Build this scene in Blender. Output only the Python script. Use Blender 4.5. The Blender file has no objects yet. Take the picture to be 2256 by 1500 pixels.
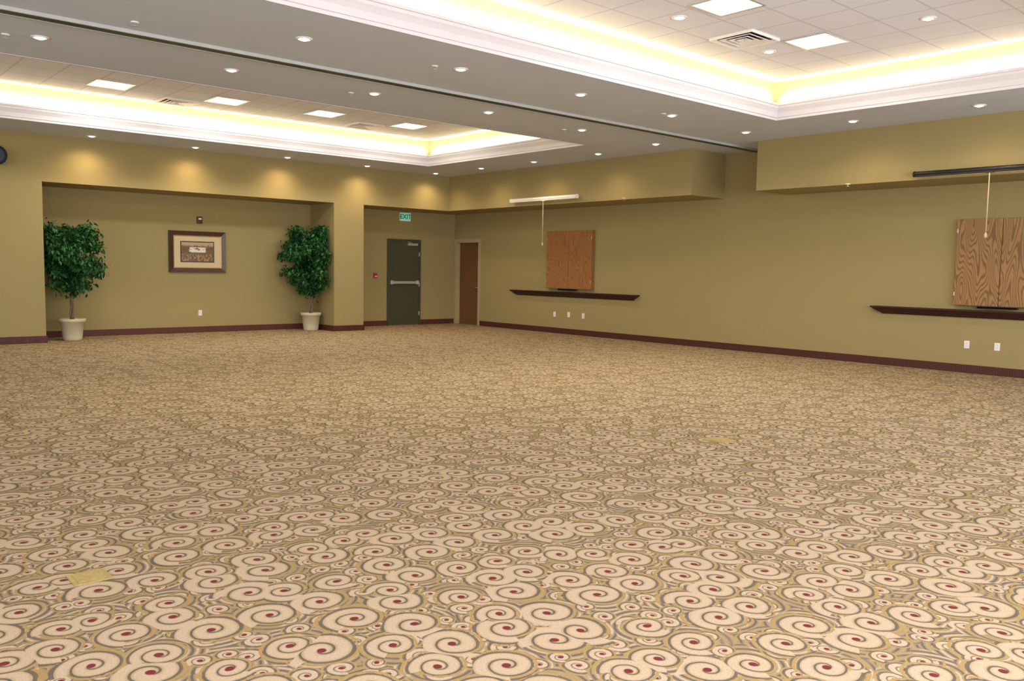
import bpy, bmesh, math, random
import numpy as np
from mathutils import Vector, Matrix
random.seed(7)
S=bpy.context.scene
COL=S.collection
S.view_settings.view_transform='Standard'
CX,CY=1128,750
h=1.5
def ray(P,x,y):
    f,p,r,psi=P[0]*1000,P[1],P[2],P[3]
    u,v=x-CX,y-CY
    c,s=np.cos(r),np.sin(r)
    u2,v2=u*c+v*s,-u*s+v*c
    fw=np.array([np.sin(psi)*np.cos(p),np.cos(psi)*np.cos(p),-np.sin(p)])
    rt=np.array([np.cos(psi),-np.sin(psi),0])
    up=np.cross(rt,fw)
    return fw*f+rt*u2-up*v2
def hit(P,x,y,ax,val):
    d=ray(P,x,y); o=np.array([0,0,h])
    t=(val-o[ax])/d[ax]
    return o+d*t, t
# camera solved from the room's straight lines
P=np.array([1.8648,0.0838,0.0173,0.7215,17.3855,14.1406,13.09,3.8052,2.9480,7.1656,9.1234,11.0444,15.9475,11.5288,11.4132,18.5095])
D,Wl,Ws,H,zs,a1,atr,a2n,a2f,b1,b2,Dd=[float(v) for v in P[4:16]]
def at(x,y,ax,val): return Vector([float(v) for v in hit(P,x,y,ax,val)[0]])
# ---- camera
psi,pit,rol=P[3],P[1],P[2]
fw=Vector((math.sin(psi)*math.cos(pit),math.cos(psi)*math.cos(pit),-math.sin(pit)))
rt=Vector((math.cos(psi),-math.sin(psi),0)); up=rt.cross(fw)
cxv=rt*math.cos(rol)+up*math.sin(rol); cyv=up*math.cos(rol)-rt*math.sin(rol)
cam=bpy.data.objects.new('camera',bpy.data.cameras.new('camera')); COL.objects.link(cam)
m=Matrix((cxv,cyv,-fw)).transposed().to_4x4(); m.translation=Vector((0,0,h)); cam.matrix_world=m
cam.data.sensor_width=36; cam.data.lens=36*P[0]*1000/2256; cam.data.clip_start=.05
S.camera=cam
# ================= materials
class MT:
    def __init__(s,name,rough=.6,base=(.5,.5,.5),spec=.3,metal=0):
        s.m=bpy.data.materials.new(name); s.m.use_nodes=True
        s.t=s.m.node_tree; s.b=s.t.nodes['Principled BSDF']
        s.b.inputs['Roughness'].default_value=rough; s.b.inputs['Base Color'].default_value=(*base,1)
        s.b.inputs['Specular IOR Level'].default_value=spec; s.b.inputs['Metallic'].default_value=metal
    def n(s,typ,**k):
        o=s.t.nodes.new('ShaderNode'+typ)
        for a,v in k.items(): setattr(o,a,v)
        return o
    def put(s,sock,v):
        if hasattr(v,'is_output'): s.t.links.new(v,sock)
        elif isinstance(v,tuple): sock.default_value=(*v,1) if len(sock.default_value)==4 and len(v)==3 else v
        else: sock.default_value=v
    def math(s,op,a,b=0.0,clamp=False):
        o=s.n('Math',operation=op,use_clamp=clamp); s.put(o.inputs[0],a); s.put(o.inputs[1],b); return o.outputs[0]
    def step(s,v,e0,e1,lo=0.,hi=1.):
        o=s.n('MapRange',interpolation_type='SMOOTHSTEP'); s.put(o.inputs[0],v)
        for i,q in zip((1,2,3,4),(e0,e1,lo,hi)): s.put(o.inputs[i],q)
        return o.outputs[0]
    def mix(s,f,a,b,bt='MIX'):
        o=s.n('Mix',data_type='RGBA',blend_type=bt); s.put(o.inputs[0],f); s.put(o.inputs[6],a); s.put(o.inputs[7],b); return o.outputs[2]
    def pos(s): return s.n('TexCoord').outputs['Object']
    def noise(s,vec,scale,detail=3,rough=.5,dist=0):
        o=s.n('TexNoise'); s.put(o.inputs['Vector'],vec)
        o.inputs['Scale'].default_value=scale;o.inputs['Detail'].default_value=detail;o.inputs['Roughness'].default_value=rough;o.inputs['Distortion'].default_value=dist
        return o
    def mapv(s,vec,scale=(1,1,1),loc=(0,0,0),rot=(0,0,0)):
        o=s.n('Mapping'); s.put(o.inputs[0],vec); o.inputs['Scale'].default_value=scale;o.inputs['Location'].default_value=loc;o.inputs['Rotation'].default_value=rot
        return o.outputs[0]
    def color(s,v): s.put(s.b.inputs['Base Color'],v)
    def bump(s,hgt,st=.2,dist=.01):
        o=s.n('Bump'); o.inputs['Strength'].default_value=st;o.inputs['Distance'].default_value=dist; s.put(o.inputs['Height'],hgt)
        s.t.links.new(o.outputs[0],s.b.inputs['Normal'])
    def emit(s,c,st): s.put(s.b.inputs['Emission Color'],c); s.b.inputs['Emission Strength'].default_value=st
def plain(name,base,rough=.5,spec=.3,metal=0,var=.12,sc=6):
    k=MT(name,rough,base,spec,metal); nz=k.noise(k.pos(),sc,3).outputs[0]
    k.color(k.mix(nz,tuple(c*(1-var) for c in base),tuple(min(1,c*(1+var)) for c in base))); return k.m
def wall_mat(name,base):
    k=MT(name,.75,base,.2); p=k.pos()
    n1=k.noise(k.mapv(p,(6,6,90)),3,4,.6).outputs[0]; n2=k.noise(p,.6,3).outputs[0]
    c=k.mix(n1,tuple(v*.86 for v in base),tuple(v*1.12 for v in base))
    c=k.mix(k.math('MULTIPLY',n2,.35),c,tuple(v*.9 for v in base)); k.color(c); k.bump(n1,.15,.003); return k.m
def carpet():
    k=MT('carpet_spirals',.95,(.4,.3,.2),.08); p0=k.pos()
    wn=k.noise(p0,2.2,2); w=k.n('VectorMath',operation='SCALE'); k.put(w.inputs[0],wn.outputs['Color']); w.inputs['Scale'].default_value=.07
    ad=k.n('VectorMath',operation='ADD'); k.put(ad.inputs[0],p0); k.put(ad.inputs[1],w.outputs[0]); p=ad.outputs[0]
    beige=(.49,.375,.24);char=(.12,.10,.07);gold=(.35,.24,.085);taupe=(.27,.205,.13);mar=(.16,.02,.025)
    def tri(v): return k.math('MULTIPLY',k.math('ABSOLUTE',k.math('SUBTRACT',k.math('FRACT',k.math('ADD',v,9)),.5)),2)
    def layer(scale,rnd,ra0,rb0,off,q):
        vo=k.n('TexVoronoi',voronoi_dimensions='2D',feature='F1'); pv=k.mapv(p,(1,1,1),(off,off*.7,0)); k.put(vo.inputs['Vector'],pv); vo.inputs['Scale'].default_value=scale; vo.inputs['Randomness'].default_value=rnd
        sb=k.n('VectorMath',operation='SUBTRACT'); k.put(sb.inputs[0],pv); k.put(sb.inputs[1],vo.outputs['Position'])
        sx=k.n('SeparateXYZ'); k.put(sx.inputs[0],sb.outputs[0]); lx,ly=sx.outputs[0],sx.outputs[1]
        rc=k.n('SeparateColor'); k.put(rc.inputs[0],vo.outputs['Color'])
        r=k.math('SQRT',k.math('ADD',k.math('MULTIPLY',lx,lx),k.math('MULTIPLY',ly,ly)))
        th=k.math('ADD',k.math('DIVIDE',k.math('ARCTAN2',ly,lx),2*math.pi),k.math('ADD',k.math('MULTIPLY',rc.outputs[0],.5),.1))
        fth=k.math('FRACT',k.math('ADD',th,5))
        Rc=k.math('ADD',k.math('MULTIPLY',rc.outputs[1],rb0),ra0)
        # one continuous Archimedean spiral: the outline is its last turn
        R0=k.math('MULTIPLY',Rc,k.math('MULTIPLY',k.math('ADD',fth,1.25),q))
        rr=k.math('DIVIDE',r,R0)
        ph=k.math('SUBTRACT',k.math('SUBTRACT',k.math('DIVIDE',r,k.math('MULTIPLY',Rc,q)),.25),th)
        return r,th,rr,ph,fth
    r1,t1,rr1,ph1,f1=layer(4.0,.66,.086,.048,0,.56)
    r2,t2,rr2,ph2,f2=layer(7.2,.65,.038,.02,3.3,.56)
    fib=k.noise(p0,130,2).outputs[0]; bandn=k.noise(p0,4.4,2).outputs[0]
    # ground: calm taupe with fans of thin arcs
    a=tri(k.math('SUBTRACT',k.math('MULTIPLY',r1,27),t1))
    g=k.mix(k.step(a,.10,.45,1,0),taupe,k.mix(k.step(bandn,.44,.50),gold,beige))
    g=k.mix(k.math('MULTIPLY',k.step(a,.62,.78),k.step(bandn,.32,.40,.5,.95)),g,char)
    i2=k.step(rr2,.98,1.04,1,0); l2=k.step(tri(ph2),.70,.86); rim2=k.step(k.math('ABSOLUTE',k.math('SUBTRACT',rr2,1.03)),.07,.14,1,0)
    s2=k.mix(k.math('MULTIPLY',l2,.85),beige,char); s2=k.mix(k.step(r2,.009,.013,1,0),s2,mar)
    gold2=k.step(k.math('ABSOLUTE',k.math('SUBTRACT',rr2,1.24)),.06,.12,1,0)
    c=k.mix(gold2,g,gold); c=k.mix(i2,c,s2); c=k.mix(k.math('MULTIPLY',rim2,.8),c,char)
    gold1=k.step(k.math('ABSOLUTE',k.math('SUBTRACT',rr1,1.17)),.05,.09,1,0); c=k.mix(gold1,c,gold)
    i1=k.step(rr1,.98,1.02,1,0); l1=k.step(tri(ph1),.80,.90)
    inn=k.mix(k.step(tri(ph1),.45,.78),beige,(.40,.30,.17))
    s1=k.mix(l1,inn,char)
    c=k.mix(i1,c,s1); rim=k.step(k.math('ABSOLUTE',k.math('SUBTRACT',rr1,1.02)),.035,.075,1,0); c=k.mix(k.math('MULTIPLY',rim,.9),c,char)
    c=k.mix(k.step(r1,.015,.021,1,0),c,mar)
    c=k.mix(k.math('MULTIPLY',k.step(fib,.3,.7),.45),c,k.mix(.5,c,(.12,.09,.055)))
    k.color(c); k.bump(fib,.5,.004); return k.m
def wood(name,c1,c2,rough=.45,dist=2):
    k=MT(name,rough,c1,.3); p=k.mapv(k.pos(),(6,6,1.1))
    w=k.n('TexWave',wave_type='BANDS',bands_direction='Y'); k.put(w.inputs['Vector'],p)
    w.inputs['Scale'].default_value=1.6; w.inputs['Distortion'].default_value=dist; w.inputs['Detail'].default_value=3; w.inputs['Detail Scale'].default_value=.9
    nz=k.noise(k.mapv(k.pos(),(60,60,4)),1,3).outputs[0]
    c=k.mix(w.outputs[1],c1,c2); c=k.mix(k.math('MULTIPLY',nz,.35),c,tuple(v*.6 for v in c1)); k.color(c); return k.m
def oak(name,c1,c2,amt,freq):
    # cathedral grain: contour lines of a stretched noise field
    k=MT(name,.45,c1,.3); p=k.pos()
    n1=k.noise(k.mapv(p,(3.4,3.4,.6)),1.2,1,.35).outputs[0]; n2=k.noise(k.mapv(p,(9,9,8)),1,3,.6).outputs[0]
    v=k.math('ADD',k.math('MULTIPLY',n1,freq),k.math('MULTIPLY',n2,.6))
    f=k.math('MULTIPLY',k.math('ABSOLUTE',k.math('SUBTRACT',k.math('FRACT',v),.5)),2)
    fine=k.noise(k.mapv(p,(90,90,5)),1,3).outputs[0]
    c=k.mix(k.math('MULTIPLY',k.step(f,.35,.9),amt),c1,c2); c=k.mix(k.math('MULTIPLY',fine,.5),c,tuple(v*.7 for v in c1)); k.color(c); return k.m
def tilemat(gx,gy):
    k=MT('acoustic_tile',.9,(.8,.78,.82),.1); p=k.pos(); s=k.n('SeparateXYZ'); k.put(s.inputs[0],p)
    def ln(v,o):
        f=k.math('FRACT',k.math('ADD',k.math('DIVIDE',k.math('SUBTRACT',v,o),.61),100))
        return k.step(k.math('ABSOLUTE',k.math('SUBTRACT',f,.5)),.472,.486)
    l=k.math('MAXIMUM',ln(s.outputs[0],gx),ln(s.outputs[1],gy))
    nz=k.noise(p,60,2).outputs[0]
    c=k.mix(nz,(.80,.83,.97),(.86,.89,.99)); c=k.mix(k.math('MULTIPLY',l,.5),c,(.50,.50,.60)); k.color(c); return k.m
def art():
    k=MT('landscape_print',.4,(.2,.15,.1),.4); g=k.n('TexCoord').outputs['Generated']; s=k.n('SeparateXYZ'); k.put(s.inputs[0],g)
    x,z=s.outputs[0],s.outputs[2]; n1=k.noise(g,7,4,.6).outputs[0]; n2=k.noise(k.mapv(g,(8,1,3)),2,3,.6).outputs[0]
    c=k.mix(n1,(.03,.03,.015),(.26,.16,.07))
    sky=k.step(k.math('ADD',z,k.math('MULTIPLY',n2,.5)),.98,1.12); c=k.mix(sky,c,(.45,.34,.18))
    bx=k.math('MULTIPLY',k.step(k.math('ABSOLUTE',k.math('SUBTRACT',x,.5)),.22,.28,1,0),k.step(k.math('ABSOLUTE',k.math('SUBTRACT',z,.60)),.10,.16,1,0))
    c=k.mix(k.math('MULTIPLY',bx,k.step(n1,.35,.5)),c,(.75,.72,.62))
    wt=k.math('MULTIPLY',k.step(z,.34,.42,1,0),k.step(n2,.45,.6)); c=k.mix(wt,c,(.36,.25,.12)); k.color(c); return k.m
WALL=wall_mat('wall_covering',(.350,.286,.127))
CARPET=carpet()
DRY=plain('ceiling_paint',(.59,.65,.75),.8,.15,var=.05,sc=2)
YEL=plain('cove_paint',(.63,.475,.215),.8,.1,var=.03)
CROWN=plain('crown_white',(.71,.70,.75),.5,.3,var=.02)
BASE=wood('baseboard_wood',(.110,.034,.024),(.060,.018,.014),dist=2)
DARKW=wood('dark_ledge_wood',(.060,.019,.014),(.030,.010,.008),dist=2)
OAK=oak('oak_veneer',(.36,.205,.080),(.13,.068,.025),.9,26)
OAKR=oak('oak_veneer_red',(.37,.175,.062),(.20,.088,.028),.75,26)
DOORW=wood('door_veneer',(.21,.095,.042),(.14,.06,.026),dist=3)
BEIGE=plain('frame_beige',(.42,.35,.19),.5)
OLIVE=plain('door_olive_paint',(.062,.068,.032),.4,.4)
METAL=plain('brushed_metal',(.62,.62,.60),.35,.5,.6)
BLACK=plain('black_metal',(.012,.012,.014),.4,.4)
WHITE=plain('white_plastic',(.85,.84,.82),.4,.4,var=.02)
DKG=plain('track_dark',(.02,.045,.035),.4,.4)
TRACKE=plain('track_edge',(.50,.52,.50),.4,.4)
POT=plain('cream_pot',(.60,.54,.38),.6,.3,var=.1)
SOIL=plain('moss_soil',(.04,.03,.02),.9,.1,var=.4,sc=30)
BARK=plain('ficus_bark',(.20,.15,.09),.8,.2,var=.35,sc=20)
LEAFA=plain('leaf_dark',(.007,.050,.013),.45,.3,var=.4,sc=15)
LEAFB=plain('leaf_mid',(.028,.15,.028),.45,.3,var=.4,sc=15)
RED=plain('alarm_red',(.45,.02,.04),.4,.4)
MAR=plain('alarm_maroon',(.16,.01,.02),.4,.4)
FRAMEW=plain('frame_mahogany',(.055,.024,.013),.3,.5)
GOLD=plain('gilt',(.50,.34,.12),.35,.5,.5)
MAT_=plain('mat_cream',(.62,.52,.33),.8,.1,var=.04)
BRASS=plain('brass_cover',(.38,.28,.095),.6,.2,0,var=.35,sc=60)
def emm(name,c,st,base=(.9,.9,.9)):
    k=MT(name,.5,base); k.emit(c,st); nz=k.noise(k.pos(),2).outputs[0]; k.color(k.mix(nz,tuple(v*.97 for v in base),base)); return k.m
LENS=emm('lamp_lens',(1,.97,.93),10)
PANEL=emm('diffuser_glow',(.98,.98,1),2.0)
EXITF=emm('exit_face',(.35,.9,.65),.22,(.40,.75,.58))
EXITG=emm('exit_letters',(.02,.45,.25),.15,(.01,.25,.13))
STROBE=emm('strobe_lens',(.9,.9,.9),.05)
# ================= mesh helpers
def box(bm,x0,x1,y0,y1,z0,z1):
    if x0>x1:x0,x1=x1,x0
    if y0>y1:y0,y1=y1,y0
    if z0>z1:z0,z1=z1,z0
    v=[bm.verts.new(c) for c in ((x0,y0,z0),(x1,y0,z0),(x1,y1,z0),(x0,y1,z0),(x0,y0,z1),(x1,y0,z1),(x1,y1,z1),(x0,y1,z1))]
    for f in ((3,2,1,0),(4,5,6,7),(0,1,5,4),(1,2,6,5),(2,3,7,6),(3,0,4,7)): bm.faces.new([v[i] for i in f])
def quad(bm,pts): bm.faces.new([bm.verts.new(p) for p in pts])
def tube(bm,pts,rad,n=10,caps=True):
    rings=[]
    for i,p in enumerate(pts):
        p=Vector(p); a=Vector(pts[max(i-1,0)]); b=Vector(pts[min(i+1,len(pts)-1)]); d=(b-a).normalized()
        q=Vector((0,0,1)) if abs(d.z)<.9 else Vector((1,0,0)); u=d.cross(q).normalized(); w=d.cross(u)
        rr=rad[i] if isinstance(rad,(list,tuple)) else rad
        rings.append([bm.verts.new(p+(u*math.cos(2*math.pi*j/n)+w*math.sin(2*math.pi*j/n))*rr) for j in range(n)])
    for A,B in zip(rings,rings[1:]):
        for j in range(n):
            f=bm.faces.new((A[j],A[(j+1)%n],B[(j+1)%n],B[j])); f.smooth=True
    if caps: bm.faces.new(rings[0][::-1]); bm.faces.new(rings[-1])
def lathe(bm,prof,n=28,c=(0,0,0)):
    rings=[]
    for r,z in prof: rings.append([bm.verts.new((c[0]+r*math.cos(2*math.pi*j/n),c[1]+r*math.sin(2*math.pi*j/n),c[2]+z)) for j in range(n)])
    for A,B in zip(rings,rings[1:]):
        for j in range(n):
            f=bm.faces.new((A[j],A[(j+1)%n],B[(j+1)%n],B[j])); f.smooth=True
    bm.faces.new(rings[0][::-1]); bm.faces.new(rings[-1])
def obj(name,bm,mat,parent=None,bevel=0,kind=None):
    bmesh.ops.recalc_face_normals(bm,faces=bm.faces)
    me=bpy.data.meshes.new(name); bm.to_mesh(me); bm.free()
    for q in (mat if isinstance(mat,list) else [mat]): me.materials.append(q)
    o=bpy.data.objects.new(name,me); COL.objects.link(o)
    if parent: o.parent=parent
    if bevel:
        b=o.modifiers.new('bevel','BEVEL'); b.width=bevel; b.segments=2; b.limit_method='ANGLE'
    if kind: o['kind']=kind
    return o
def thing(name,label,cat,loc=(0,0,0),group=None,rz=0):
    o=bpy.data.objects.new(name,None); COL.objects.link(o); o.location=loc; o.rotation_euler=(0,0,rz); o.empty_display_size=.1
    o['label']=label;o['category']=cat
    if group:o['group']=group
    return o
def dup(root,loc,label):
    r=root.copy(); COL.objects.link(r); r.location=loc; r['label']=label
    for ch in list(root.children):
        c=ch.copy(); COL.objects.link(c); c.parent=r
        for g in list(ch.children):
            d=g.copy(); COL.objects.link(d); d.parent=c
    return r
def B(): return bmesh.new()
# ================= setting
X0,Y0=-6.0,-2.2
xa0=at(98,600,1,D).x; xa1=at(736,600,1,D).x; xp1=at(801,600,1,D).x
ys1=at(1525,380,0,Ws).y; ys2=at(1668,360,0,Ws).y
T=.2
bm=B(); box(bm,X0-T,Wl+T,Y0-T,Dd+T,-.1,0); obj('floor',bm,CARPET,kind='structure')
bm=B()
box(bm,X0,xa0,D,Dd,0,zs); box(bm,xa1,xp1,D,Dd,0,zs); box(bm,X0,Wl,D,Dd,zs,H)
obj('wall_back',bm,WALL,kind='structure')
bm=B(); box(bm,X0-T,Wl+T,Dd,Dd+T,0,H); obj('wall_rear',bm,WALL,kind='structure')
d2a=at(1054,600,0,Wl).y; d2b=min(at(1006,600,0,Wl).y,Dd-.06); d2t=at(1052,533,0,Wl).z
bm=B(); box(bm,Wl,Wl+T,Y0-T,d2a,0,H); box(bm,Wl,Wl+T,d2a,d2b,d2t,H); box(bm,Wl,Wl+T,d2b,Dd,0,H); obj('wall_right',bm,WALL,kind='structure')
bm=B(); box(bm,Ws,Wl,ys1,D,zs,H); obj('wall_soffit',bm,WALL,kind='structure')
bm=B(); box(bm,Ws,Wl,Y0,ys2,zs,H); obj('wall_soffit',bm,WALL,kind='structure')
bm=B(); box(bm,X0-T,X0,Y0,Dd,0,H); obj('wall_left',bm,WALL,kind='structure')
bm=B(); box(bm,X0-T,Wl,Y0-T,Y0,0,H); obj('wall_front',bm,WALL,kind='structure')
bh,bt=.13,.018
bm=B(); box(bm,X0,xa0+bt,D-bt,D,0,bh); box(bm,xa0,xa0+bt,D,Dd-bt,0,bh); box(bm,xa1-bt,xp1+bt,D-bt,D,0,bh); box(bm,xa1-bt,xa1,D,Dd-bt,0,bh); box(bm,xp1,xp1+bt,D,Dd-bt,0,bh)
obj('baseboard_back',bm,BASE,kind='structure',bevel=.004)
d1a=at(852,620,1,Dd).x; d1b=at(925,620,1,Dd).x; d1t=at(890,527,1,Dd).z
bm=B(); box(bm,xa0,xa1,Dd-bt,Dd,0,bh); box(bm,xp1,d1a,Dd-bt,Dd,0,bh); box(bm,d1b,Wl,Dd-bt,Dd,0,bh)
obj('baseboard_rear',bm,BASE,kind='structure',bevel=.004)
bm=B(); box(bm,Wl-bt,Wl,Y0,d2a-.09,0,bh); obj('baseboard_right',bm,BASE,kind='structure',bevel=.004)
XC0=-4.0; c1n=a1-4.95; off=.08; top=H+.58
ce=B()
def cq(x0,x1,y0,y1): quad(ce,[(x0,y0,H),(x0,y1,H),(x1,y1,H),(x1,y0,H)])
cq(X0-T,Wl+T,Y0-T,c1n); cq(X0-T,XC0,c1n,a1); cq(b1,Wl+T,c1n,a1); cq(X0-T,Wl+T,a1,a2n); cq(X0-T,XC0,a2n,a2f); cq(b2,Wl+T,a2n,a2f); cq(X0-T,Wl+T,a2f,Dd+T)
CEIL=obj('ceiling',ce,DRY,kind='structure')
c=at(1798,90,2,top); gx,gy=c.x-.305,c.y-.305
TILE=tilemat(gx,gy)
cof=[(XC0,b1,c1n,a1),(XC0,b2,a2n,a2f)]
for (x0,x1,y0,y1) in cof:
    bm=B(); X_0,X_1,Y_0,Y_1=x0-off,x1+off,y0-off,y1+off
    z0,z1=H+.05,top
    for a,b in (((X_0,Y_0),(X_1,Y_0)),((X_1,Y_0),(X_1,Y_1)),((X_1,Y_1),(X_0,Y_1)),((X_0,Y_1),(X_0,Y_0))):
        quad(bm,[(*a,z0),(*b,z0),(*b,z1),(*a,z1)])
    obj('cove_band',bm,YEL,CEIL)
    bm=B(); quad(bm,[(X_0,Y_0,top),(X_1,Y_0,top),(X_1,Y_1,top),(X_0,Y_1,top)]); obj('tile_field',bm,TILE,CEIL)
prof=[(-.08,.012),(-.002,.012),(-.002,-.004),(.004,-.004),(.006,.03),(.02,.035),(.025,.06),(.035,.10),(.06,.14),(.075,.16),(.08,.19),(.095,.195),(.095,.225),(.075,.225),(.075,.20),(-.08,.06)]
for i,(x0,x1,y0,y1) in enumerate(cof):
    bm=B(); loops=[]
    for (o_,z) in prof:
        loops.append([bm.verts.new(q) for q in ((x0+o_,y0+o_,H+z),(x1-o_,y0+o_,H+z),(x1-o_,y1-o_,H+z),(x0+o_,y1-o_,H+z))])
    for k in range(len(loops)):
        A_,B_=loops[k],loops[(k+1)%len(loops)]
        for j in range(4): bm.faces.new((A_[j],A_[(j+1)%4],B_[(j+1)%4],B_[j]))
    obj('trim_%d'%(i+1),bm,CROWN,kind='structure')
t=thing('partition_track','dark folding partition track crossing the whole ceiling between the two coffers','ceiling track',(X0,atr,H))
ln=Wl-X0
bm=B(); box(bm,0,ln,-.09,.06,-.03,0); obj('rail',bm,DKG,t)
bm=B(); box(bm,0,ln,.06,.085,-.034,0); obj('edge_strip',bm,TRACKE,t)
bm=B(); box(bm,0,ln,-.115,-.09,-.035,0); obj('edge_strip',bm,TRACKE,t)
# ================= doors
dr=bpy.data.objects.new('door_1',None); COL.objects.link(dr); dr['kind']='structure'; dr['label']='dark olive metal exit door with a horizontal panic bar'
bm=B(); fwid=.05
box(bm,d1a,d1a+fwid,Dd-.04,Dd,0,d1t); box(bm,d1b-fwid,d1b,Dd-.04,Dd,0,d1t); box(bm,d1a+fwid,d1b-fwid,Dd-.04,Dd,d1t-fwid,d1t); obj('door_frame',bm,OLIVE,dr,.004)
bm=B(); box(bm,d1a+fwid+.004,d1b-fwid-.004,Dd-.022,Dd-.002,.01,d1t-fwid-.004); lf=obj('door_leaf',bm,OLIVE,dr,.003)
zb=at(890,622,1,Dd).z
bm=B(); box(bm,d1a+.09,d1b-.09,Dd-.085,Dd-.045,zb-.035,zb+.035); box(bm,d1a+.08,d1a+.16,Dd-.09,Dd-.022,zb-.05,zb+.05); box(bm,d1b-.16,d1b-.08,Dd-.09,Dd-.022,zb-.05,zb+.05); obj('panic_bar',bm,METAL,dr,.006)
bm=B(); box(bm,d1b-.42,d1b-.12,Dd-.08,Dd-.022,d1t-.16,d1t-.10); tube(bm,[(d1b-.3,Dd-.1,d1t-.1),(d1b-.5,Dd-.16,d1t-.075),(d1b-.32,Dd-.05,d1t-.06)],.01,8); obj('door_closer',bm,METAL,dr,.004)
for z in (.25,1.0,1.8):
    bm=B(); box(bm,d1b-fwid-.012,d1b-fwid+.012,Dd-.05,Dd-.02,z,z+.1); obj('hinge',bm,METAL,dr)
dr=bpy.data.objects.new('door_2',None); COL.objects.link(dr); dr['kind']='structure'; dr['label']='narrow oblique brown wood door in a beige frame in the far corner'
bm=B(); cw=.085
box(bm,Wl-.02,Wl,d2a-cw,d2a,0,d2t+cw); box(bm,Wl-.02,Wl,d2b,min(d2b+cw,Dd-.001),0,d2t+cw); box(bm,Wl-.02,Wl,d2a,d2b,d2t,d2t+cw)
box(bm,Wl,Wl+.1,d2a,d2a+.015,0,d2t); box(bm,Wl,Wl+.1,d2b-.015,d2b,0,d2t); box(bm,Wl,Wl+.1,d2a+.015,d2b-.015,d2t-.015,d2t)
obj('door_frame',bm,BEIGE,dr)
bm=B(); box(bm,Wl+.1,Wl+.145,d2a,d2b,.005,d2t); obj('door_leaf',bm,DOORW,dr)
bm=B(); tube(bm,[(Wl+.1,d2a+.1,1.0),(Wl+.05,d2a+.1,1.0),(Wl+.045,d2a+.2,1.0)],.011,10); obj('door_handle',bm,METAL,dr)
# ================= ceiling fixtures
def light(name,typ,loc,energy,color,parent=None,**k):
    d=bpy.data.lights.new(name,typ); d.energy=energy; d.color=color
    for a,v in k.items(): setattr(d,a,v)
    o=bpy.data.objects.new(name,d); COL.objects.link(o); o.location=loc
    if parent: o.parent=parent
    return o
WARM=(1,.70,.42); NEUT=(1,.86,.64)
proto=None
def downlight(px,py,label,energy,color=WARM,z=H,spot=115,loc=None,soft=.06):
    global proto
    c=at(px,py,2,z) if loc is None else Vector(loc)
    if proto is None:
        proto=thing('recessed_downlight',label,'downlight',(c.x,c.y,z),'recessed downlights')
        bm=B(); lathe(bm,[(.052,0),(.052,-.006),(.064,-.012),(.084,-.008),(.088,0)]); bmesh.ops.delete(bm,geom=[f for f in bm.faces if len(f.verts)>4],context='FACES'); obj('trim_ring',bm,WHITE,proto)
        bm=B(); lathe(bm,[(.051,-.001),(.048,-.012),(.03,-.02),(.005,-.022)],24); obj('lens',bm,LENS,proto)
    else: dup(proto,(c.x,c.y,z),label)
    light('downlight_lamp','SPOT',(c.x,c.y,z-.04),energy,color,spot_size=math.radians(spot),spot_blend=1.0,shadow_soft_size=soft)
nm=['first','second','third','fourth','fifth','sixth']
rowA=[(195,308),(420,329),(621,349),(795,366),(945,381)]
for i,q in enumerate(rowA):
    x=at(q[0]-6,q[1],1,D).x
    downlight(*q,'recessed downlight %s from the left along the wall above the alcove'%nm[i],74,spot=148,loc=(x,D-.40,H),soft=.10)
for i,q in enumerate([(88,82),(510,154),(825,206),(1076,247),(1282,286),(1445,317)]): downlight(*q,'recessed downlight %s from the left between the dark track and far coffer'%nm[i],90,NEUT)
for i,q in enumerate([(670,85),(1015,152),(1279,208),(1480,254),(1643,291)]): downlight(*q,'recessed downlight %s from the left between the dark track and near coffer'%nm[i],90,NEUT)
for i,q in enumerate([(1040,368),(1153,353),(1287,334)]):
    c=at(*q,2,H); downlight(*q,'recessed downlight %s from the far corner along the soffit holding the white screen'%nm[i],58,spot=152,soft=.12,loc=(max(c.x,Ws-.65),c.y,H))
for i,q in enumerate([(1873,265),(2150,229)]):
    c=at(*q,2,H); downlight(*q,['recessed downlight above the right soffit, nearer the track','recessed downlight above the right soffit, nearest the right photo edge'][i],58,spot=152,soft=.12,loc=(max(c.x,Ws-.75),c.y,H))
for i,q in enumerate([(1497,38),(1695,113),(2045,40)]): downlight(*q,['small recessed light left of the near coffer air diffuser','small recessed light just below the near coffer air diffuser','small recessed light at the right in the near coffer tiles'][i],30,NEUT,z=top)
sp=None
for px,py,z,lab in [(12,75,H,'small sprinkler head in the grey ceiling at the far left'),(773,204,H,'small sprinkler head beside the third downlight beyond the track'),(1243,285,H,'small sprinkler head beside the fifth downlight beyond the track'),(958,145,H,'small sprinkler head just left of a downlight before the track'),(1462,250,H,'small sprinkler head near the fourth downlight before the track'),(297,48,H,'tiny dark sprinkler head nearest the camera on grey ceiling'),(1375,436,zs,'small sprinkler head under the left soffit'),(1868,405,zs,'small sprinkler head under the right soffit')]:
    c=at(px,py,2,z)
    if sp is None:
        sp=thing('ceiling_sprinkler',lab,'ceiling sprinkler',(c.x,c.y,z),'ceiling sprinkler heads')
        bm=B(); lathe(bm,[(.04,0),(.038,-.01),(.02,-.012)],18); obj('escutcheon',bm,WHITE,sp)
        bm=B(); lathe(bm,[(.012,-.011),(.012,-.035),(.028,-.037),(.028,-.041),(.01,-.043)],12); obj('deflector',bm,METAL,sp)
    else: dup(sp,(c.x,c.y,z),lab)
tr=None
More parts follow.
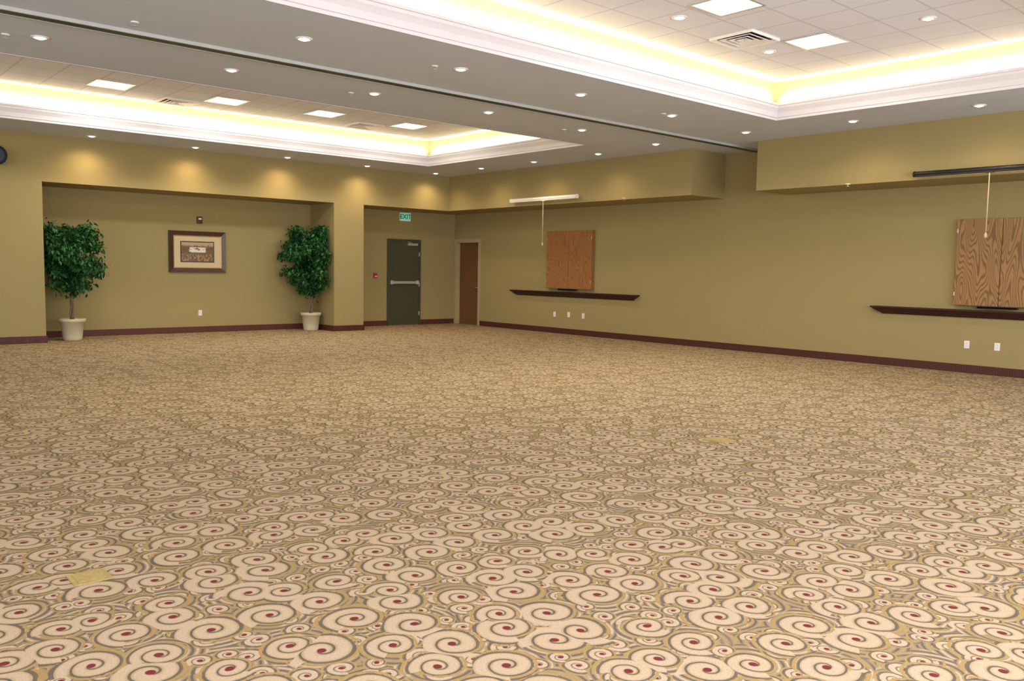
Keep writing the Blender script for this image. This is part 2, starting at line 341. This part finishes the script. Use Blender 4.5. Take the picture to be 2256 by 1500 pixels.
for px,py,lab in [(1798,90,'square light panel in the near coffer, beside the air diffuser'),(1602,10,'square light panel in the near coffer, cut by the top edge of the photo'),(245,186,'leftmost of four square light panels in the far coffer'),(500,222,'second from left of four square light panels in the far coffer'),(716,250,'third from left of four square light panels in the far coffer'),(902,277,'rightmost of four square light panels in the far coffer')]:
    c=at(px,py,2,top)
    if tr is None:
        tr=thing('ceiling_light_panel',lab,'ceiling light',(c.x,c.y,top),'square ceiling light panels')
        bm=B(); a,b=.30,.265
        box(bm,-a,a,-a,-b,-.012,0);box(bm,-a,a,b,a,-.012,0);box(bm,-a,-b,-b,b,-.012,0);box(bm,b,a,-b,b,-.012,0); obj('frame',bm,METAL,tr)
        bm=B(); box(bm,-b,b,-b,b,-.008,-.001); obj('diffuser',bm,PANEL,tr)
    else: dup(tr,(c.x,c.y,top),lab)
    l=light('panel_lamp','AREA',(c.x,c.y,top-.03),40,(1,.94,.84),shape='SQUARE',size=.5)
vt=None
for px,py,lab in [(1640,85,'square white air diffuser in the near coffer'),(390,224,'square air diffuser at the left between light panels in the far coffer'),(803,276,'square air diffuser at the right between light panels in the far coffer')]:
    c=at(px,py,2,top)
    if vt is None:
        vt=thing('air_diffuser',lab,'air vent',(c.x,c.y,top),'ceiling air diffusers')
        bm=B(); box(bm,-.28,.28,-.28,.28,-.004,-.001); obj('backing',bm,BLACK,vt)
        for a in (.30,.22,.14,.07):
            bm=B(); b=a-.05
            lo=[[bm.verts.new((s*r_,t_*r_,z)) for s,t_ in ((-1,-1),(1,-1),(1,1),(-1,1))] for r_,z in ((a,-.02),(a-.01,-.028),(b,-.006))]
            for A_,B_ in zip(lo,lo[1:]):
                for j in range(4): bm.faces.new((A_[j],A_[(j+1)%4],B_[(j+1)%4],B_[j]))
            if a==.30: box(bm,-.305,.305,-.305,-.295,-.032,0);box(bm,-.305,.305,.295,.305,-.032,0);box(bm,-.305,-.295,-.295,.295,-.032,0);box(bm,.295,.305,-.295,.295,-.032,0)
            obj('vane',bm,WHITE,vt)
    else: dup(vt,(c.x,c.y,top),lab)
CV=(.86,.89,1)
tl=math.radians(42)
for (x0,x1,y0,y1) in cof:
    zc=H+.235
    for (cx_,cy_,lx_,ly_,ex,ey) in (((x0+x1)/2,y1,x1-x0-.1,.08,math.pi-tl,0),((x0+x1)/2,y0,x1-x0-.1,.08,math.pi+tl,0),(x1,(y0+y1)/2,.08,y1-y0-.1,math.pi,tl),(x0,(y0+y1)/2,.08,y1-y0-.1,math.pi,-tl)):
        L_=max(lx_,ly_)
        o=light('cove_lamp','AREA',(cx_,cy_,zc),L_*6.6,CV,shape='RECTANGLE',size=lx_,size_y=ly_,spread=math.radians(125)); o.rotation_euler=(ex,ey,0)
# added cool fill panels behind and left of the camera, no real windows
o=light('front_fill_light','AREA',(4,Y0+.15,2.2),960,(.93,.92,1),shape='RECTANGLE',size=18,size_y=2.2); o.rotation_euler=(math.radians(96),0,0)
o=light('left_fill_light','AREA',(X0+.15,7,2.2),370,(.94,.94,1),shape='RECTANGLE',size=14,size_y=2.2); o.rotation_euler=(math.radians(96),0,-math.pi/2)
o=light('rear_fill_light','AREA',(1.5,-.2,H-.05),200,(.97,.88,1),shape='RECTANGLE',size=5,size_y=2.5)  # unseen overhead fill, added to brighten the near carpet
# ================= wall things
WB=Wl
def cabinet(ya,yb,z0,z1,mat,label):
    w=abs(yb-ya); t=thing('wall_cabinet',label,'cabinet',(WB,(ya+yb)/2,z0),'oak presentation cabinets')
    d=.10; hh=z1-z0
    bm=B(); box(bm,-d+.022,0,-w/2,w/2,0,hh); obj('body',bm,mat,t,.003)
    for s in (-1,1):
        bm=B(); y0,y1=(s*.004,s*w/2); box(bm,-d,-d+.02,y0,y1,.003,hh-.003); dd=obj('door',bm,mat,t,.003)
        for zz in (.15,hh-.21):
            bm=B(); box(bm,-d-.008,-d,s*(w/2-.004),s*(w/2-.02),zz,zz+.06); obj('hinge',bm,METAL,dd)
    bm=B(); box(bm,-d-.05,-d+.03,-.28,.28,-.035,-.008); box(bm,-d-.05,-d-.042,-.28,.28,-.03,.004); obj('marker_tray',bm,BLACK,t,.003)
    return t
yl1,yl0=at(1204,570,0,WB-.1).y,at(1303,570,0,WB-.1).y
zt,zb_=at(1204,508,0,WB-.1).z,at(1203,635,0,WB-.1).z
zt2=at(1303,508,0,WB-.1).z;zb2=at(1302,638,0,WB-.1).z
cabinet(yl0,yl1,(zb_+zb2)/2,(zt+zt2)/2,OAKR,'reddish oak wall cabinet left of the wide bare wall, under the white screen')
yr1=at(2105,570,0,WB-.1).y; yrm=at(2205,570,0,WB-.1).y; yr0=2*yrm-yr1
cabinet(yr0,yr1,at(2103,672,0,WB-.1).z,at(2110,483,0,WB-.1).z,OAK,'grainy golden oak wall cabinet with two doors at the right photo edge')
def ledge(p0,p1,label,sym=None):
    dp=.13
    A=at(*p0,0,WB-dp); zt=A.z
    if p1: E=at(*p1,0,WB-dp); zt=(A.z+E.z)/2; yE=E.y
    else: yE=2*sym-A.y
    yt1,yt0=A.y,yE; hh=.125
    t=thing('wall_ledge',label,'ledge',(WB,(yt0+yt1)/2,zt-hh),'dark wooden wall ledges')
    w=(yt1-yt0)/2
    pr=[(.0,0,.15),(.02,0,.15),(.035,.02,.13),(.06,.035,.10),(.10,.075,.04),(.12,.098,.0),(.13,.102,0)]
    bm=B(); lo=[]
    for dpt,z,ins in pr:
        lo.append([bm.verts.new(q) for q in ((0,-w+ins,z),(-dpt-.002,-w+ins,z),(-dpt-.002,w-ins,z),(0,w-ins,z))])
    for A_,B_ in zip(lo,lo[1:]):
        for j in range(4): bm.faces.new((A_[j],A_[(j+1)%4],B_[(j+1)%4],B_[j]))
    bm.faces.new(lo[0][::-1]); bm.faces.new(lo[-1])
    obj('moulding',bm,DARKW,t)
    bm=B(); box(bm,-.14,0,-w-.01,w+.01,.102,.125); obj('shelf_top',bm,DARKW,t,.003)
ledge((1123,638),(1400,650),'long dark wooden ledge under the reddish oak cabinet')
ledge((1918,673),None,'long dark wooden ledge under the grainy oak cabinet at the right edge',sym=yrm)
def screen(y0,y1,z,rad,mat,label,cordmat,ycord,zc,capm):
    t=thing('projection_screen',label,'projection screen',(Ws,(y0+y1)/2,z),'rolled projection screens'); w=(y1-y0)/2; xo=-.10
    bm=B(); tube(bm,[(xo,-w,0),(xo,w,0)],rad,16); box(bm,xo-rad*.8,xo+rad*.8,-w,w,-rad*1.05,-rad*.5); obj('case',bm,mat,t,.003)
    for s in (-1,1):
        bm=B(); tube(bm,[(xo,s*w,0),(xo,s*(w+.025),0)],rad*1.15,16); obj('end_cap',bm,capm,t)
        bm=B(); box(bm,xo,0,s*(w-.12)-.015,s*(w-.12)+.015,-.02,.02); obj('bracket',bm,capm,t)
    yc=ycord-(y0+y1)/2; zz=zc-z
    bm=B(); tube(bm,[(xo-.02,yc,-rad),(xo-.02,yc,zz+.06)],.008,8); obj('pull_cord',bm,cordmat,t)
    bm=B(); lathe(bm,[(.008,.08),(.018,.06),(.02,.02),(.008,0)],12,(xo-.02,yc,zz)); obj('pull_handle',bm,cordmat,t)
    bm=B(); box(bm,xo-rad*.9,xo+rad*.3,yc-.05,yc+.05,-rad*1.3,-rad*.9); obj('pull_bar',bm,capm,t)
xs_=Ws-.1
CORD=plain('cord_tan',(.55,.48,.33),.6)
sA=at(1127,441,0,xs_); sB=at(1270,434,0,xs_)
screen(sB.y,sA.y,(sA.z+sB.z)/2,.042,WHITE,'white rolled projection screen case hanging on the left soffit',CORD,at(1197,500,0,xs_).y,at(1197,542,0,xs_).z,WHITE)
sC=at(2017,384,0,xs_); yc=at(2177,450,0,xs_).y
screen(2*yc-sC.y,sC.y,sC.z,.038,BLACK,'black rolled projection screen case hanging on the right soffit',CORD,yc,at(2170,525,0,xs_).z,BLACK)
def plate(name,label,cat,loc,face,group=None):
    t=thing(name,label,cat,loc,group,0 if face=='y' else -math.pi/2)
    bm=B(); box(bm,-.04,.04,-.008,0,-.06,.06); obj('plate',bm,WHITE,t,.003)
    for z in (-.022,.022):
        bm=B(); box(bm,-.017,.017,-.011,-.008,z-.015,z+.015); so=obj('socket',bm,WHITE,t,.002)
        bm=B(); box(bm,-.009,-.006,-.0115,-.0108,z-.006,z+.008); box(bm,.006,.009,-.0115,-.0108,z-.006,z+.008); obj('slot',bm,BLACK,so)
for px,py,lab in [(1222,692,'leftmost of three small wall outlets below the ledge with the red oak cabinet'),(1253,693,'middle of three small wall outlets below the ledge with the red oak cabinet'),(1285,696,'rightmost of three small wall outlets below the ledge with the red oak cabinet'),(2130,759,'wall outlet below the right ledge, the left one of two'),(2197,764,'wall outlet below the right ledge, the right one of two')]:
    c=at(px,py,0,Wl); plate('wall_outlet',lab,'outlet',(Wl,c.y,c.z),'x',group='wall outlets')
c=at(441,689,1,Dd); plate('wall_outlet','wall outlet low on the alcove wall under the framed picture','outlet',(c.x,Dd,c.z),'y',group='wall outlets')
pa=at(370,507,1,Dd); pb=at(496,600,1,Dd); pc=at(496,512,1,Dd); pdn=at(371,600,1,Dd)
px0,px1=pa.x,pb.x; pz1=(pa.z+pc.z)/2; pz0=(pb.z+pdn.z)/2
t=thing('framed_picture','dark framed landscape picture with a cream mat on the alcove wall','picture',((px0+px1)/2,Dd,pz0)); w=(px1-px0)/2; hh=pz1-pz0
def ring(bm,w0,w1,za,zb,zc,zd,y0,y1,y2):
    o=[(-w0,za),(w0,za),(w0,zd),(-w0,zd)]; i=[(-w1,zb),(w1,zb),(w1,zc),(-w1,zc)]
    A_=[bm.verts.new((x,y0,z)) for x,z in o];B_=[bm.verts.new((x,y1,z)) for x,z in o];C_=[bm.verts.new((x,y2,z)) for x,z in i];E_=[bm.verts.new((x,y0,z)) for x,z in i]
    for P_,Q_ in ((A_,B_),(B_,C_),(C_,E_)):
        for j in range(4): bm.faces.new((P_[j],P_[(j+1)%4],Q_[(j+1)%4],Q_[j]))
bm=B(); ring(bm,w,w-.10,0,.10,hh-.10,hh,0,-.05,-.03); obj('frame',bm,FRAMEW,t,.004)
bm=B(); ring(bm,w-.095,w-.115,.095,.115,hh-.115,hh-.095,0,-.034,-.024); obj('gilt_lip',bm,GOLD,t)
bm=B(); box(bm,-w+.11,w-.11,-.015,-.002,.11,hh-.11); obj('mat',bm,MAT_,t)
bm=B(); ring(bm,w-.25,w-.27,.22,.24,hh-.24,hh-.22,-.015,-.022,-.020); obj('inner_fillet',bm,FRAMEW,t)
bm=B(); box(bm,-w+.265,w-.265,-.018,-.0155,.235,hh-.235); obj('print',bm,art(),t)
c=at(439,485,1,Dd)
t=thing('fire_alarm_strobe','dark red fire alarm strobe on the wall above the framed picture','fire alarm',(c.x,Dd,c.z))
bm=B(); box(bm,-.062,.062,-.035,0,-.075,.075); obj('housing',bm,MAR,t,.012)
bm=B(); box(bm,-.035,.035,-.055,-.035,.01,.045); obj('strobe_lens',bm,STROBE,t,.008)
bm=B()
for z in (-.06,-.045,-.03,-.015): box(bm,-.035,.035,-.039,-.035,z,z+.006)
obj('horn_grille',bm,BLACK,t)
c=at(826,607,1,Dd)
t=thing('fire_pull_station','small red fire pull station left of the olive exit door','fire alarm',(c.x,Dd,c.z))
bm=B(); box(bm,-.05,.05,-.04,0,-.065,.065); obj('housing',bm,RED,t,.006)
bm=B(); box(bm,-.035,.035,-.052,-.04,-.03,-.008); obj('pull_handle',bm,WHITE,t,.003)
c=at(891,478,1,Dd)
t=thing('exit_sign','green lit EXIT sign above the olive exit door','exit sign',(c.x,Dd,c.z))
bm=B(); box(bm,-.17,.17,-.05,0,-.11,.11); obj('housing',bm,WHITE,t,.006)
bm=B(); box(bm,-.155,.155,-.053,-.05,-.095,.095); obj('face',bm,EXITF,t)
cu=bpy.data.curves.new('txt','FONT'); cu.body='EXIT'; cu.size=.17; cu.align_x='CENTER'; cu.align_y='CENTER'; cu.extrude=.002; cu.offset=.005
to=bpy.data.objects.new('txt',cu); COL.objects.link(to); bpy.context.view_layer.update()
me=bpy.data.meshes.new_from_object(to.evaluated_get(bpy.context.evaluated_depsgraph_get())); bpy.data.objects.remove(to)
lo_=bpy.data.objects.new('lettering',me); COL.objects.link(lo_); me.materials.clear(); me.materials.append(EXITG); lo_.parent=t; lo_.rotation_euler=(math.pi/2,0,0); lo_.location=(0,-.056,0)
c=at(-13,343,1,D)
t=thing('wall_speaker','dark rounded wall fixture cut off by the left photo edge','wall fixture',(c.x,D,c.z))
bm=B(); box(bm,-.06,.06,-.06,0,-.06,.06); obj('bracket',bm,BLACK,t,.01)
bm=B(); tube(bm,[(0,-.06,0),(0,-.09,0),(0,-.2,0),(0,-.22,0)],[.12,.17,.17,.12],20); obj('housing',bm,plain('dark_blue_plastic',(.015,.03,.05),.4),t)
for px,py,lab,s in [(197,1272,'square gold floor outlet cover at the lower left of the carpet',.085),(1587,970,'small gold floor outlet cover in the middle right of the carpet',.1),(2072,853,'small gold floor outlet cover near the right wall baseboard',.1)]:
    c=at(px,py,2,0)
    t=thing('floor_outlet_cover',lab,'floor outlet',(c.x,c.y,0),'gold floor outlet covers')
    bm=B(); box(bm,-s,s,-s,s,0,.006); obj('plate',bm,BRASS,t,.002)
    bm=B(); box(bm,-s*.75,s*.75,-s*.75,s*.75,.006,.009); obj('lid',bm,BRASS,t,.002)
# ================= ficus trees
def ficus(x,y,label,seed,lim,hgt,rx,zlo):
    rnd=random.Random(seed)
    t=thing('potted_ficus',label,'potted tree',(x,y,0),'potted ficus trees in the alcove')
    bm=B(); lathe(bm,[(.155,0),(.165,.01),(.17,.04),(.205,.34),(.22,.345),(.235,.36),(.24,.40),(.232,.415),(.21,.41),(.20,.36)],36)
    pot=obj('pot',bm,POT,t)
    bm=B(); lathe(bm,[(.19,.34),(.19,.372),(.12,.385),(.02,.39)],24); obj('soil',bm,SOIL,pot)
    bm=B()
    for k in range(3):
        pts=[];rd=[]
        for i in range(12):
            z=.37+i*(zlo+.35-.37)/11; a=k*2.09+i*.55; rr=.028*(1-.3*i/11)
            pts.append((math.cos(a)*rr+.01*i/11*math.sin(seed),math.sin(a)*rr,z)); rd.append(.018-.0006*i)
        tube(bm,pts,rd,8)
    obj('trunk',bm,BARK,t)
    bb=B(); lf=B(); tips=[]
    for k in range(70):
        u=rnd.random(); a=rnd.uniform(0,6.283); zz=zlo+.12+(hgt-zlo-.2)*(u**.74)
        s=(zz-zlo)/(hgt-zlo); prof_=math.sin(math.pi*min(1,max(0,.08+.78*s)))**.75
        R_=rx*prof_*math.sqrt(rnd.uniform(.35,1.1))
        e=Vector((R_*math.cos(a),R_*math.sin(a),zz)); b0=Vector((0,0,min(zz-.15,zlo+.3+.5*(zz-zlo)) if zz-.15>zlo else zlo))
        e.x=min(max(e.x,lim[0]+.06),lim[1]-.06); e.y=min(max(e.y,lim[2]+.06),lim[3]-.06)
        mid=(b0+e)/2+Vector((0,0,.08)); tube(bb,[b0,mid,e],[.009,.006,.003],6); tips.append((b0,mid,e))
    obj('branches',bb,BARK,t)
    for (b0,mid,e) in tips:
        for k in range(112):
            q=rnd.random(); base=mid.lerp(e,q**.6) if rnd.random()<.75 else b0.lerp(mid,q)
            p=base+Vector((rnd.gauss(0,.065),rnd.gauss(0,.065),rnd.gauss(-.01,.06)))
            a=rnd.uniform(0,6.283); dn=rnd.uniform(.2,1.3); d=Vector((math.cos(a)*math.cos(dn),math.sin(a)*math.cos(dn),-math.sin(dn)))
            l=rnd.uniform(.065,.115); wd=l*.24; sd=d.cross(Vector((rnd.uniform(-1,1),rnd.uniform(-1,1),1))).normalized(); nn=d.cross(sd)
            V_=[p,p+d*l*.35+sd*wd,p+d*l*.4-nn*.006,p+d*l*.35-sd*wd,p+d*l*.75+sd*wd*.6,p+d*l*.75-sd*wd*.6,p+d*l]
            if any(v.x<lim[0] or v.x>lim[1] or v.y<lim[2] or v.y>lim[3] for v in V_): continue
            vs=[lf.verts.new(v) for v in V_]; mi=rnd.random()<.42
            for ix in ((0,1,2),(0,2,3),(1,4,6,2),(2,6,5,3)):
                f=lf.faces.new([vs[i] for i in ix]); f.material_index=int(mi)
    me=bpy.data.meshes.new('foliage'); lf.to_mesh(me); lf.free(); me.materials.append(LEAFA); me.materials.append(LEAFB)
    o=bpy.data.objects.new('foliage',me); COL.objects.link(o); o.parent=t
yL=D+.38; cL=at(160,740,1,yL).x; yR=D+.55; cR=at(685,720,1,yR).x
hL=at(160,488,1,yL).z; hR=at(685,492,1,yR).z
ficus(cL,yL,'potted ficus tree with cream pot at the left end of the alcove',3,(xa0+.03-cL,9,-9,Dd-.03-yL),hL,.60,at(160,645,1,yL).z)
ficus(cR,yR,'potted ficus tree with cream pot at the right end of the alcove',11,(-9,xa1-.03-cR,-9,Dd-.03-yR),hR,.68,at(685,652,1,yR).z)
w=bpy.data.worlds.new('world'); S.world=w; w.use_nodes=True; w.node_tree.nodes['Background'].inputs[0].default_value=(.5,.5,.5,1); w.node_tree.nodes['Background'].inputs[1].default_value=.1
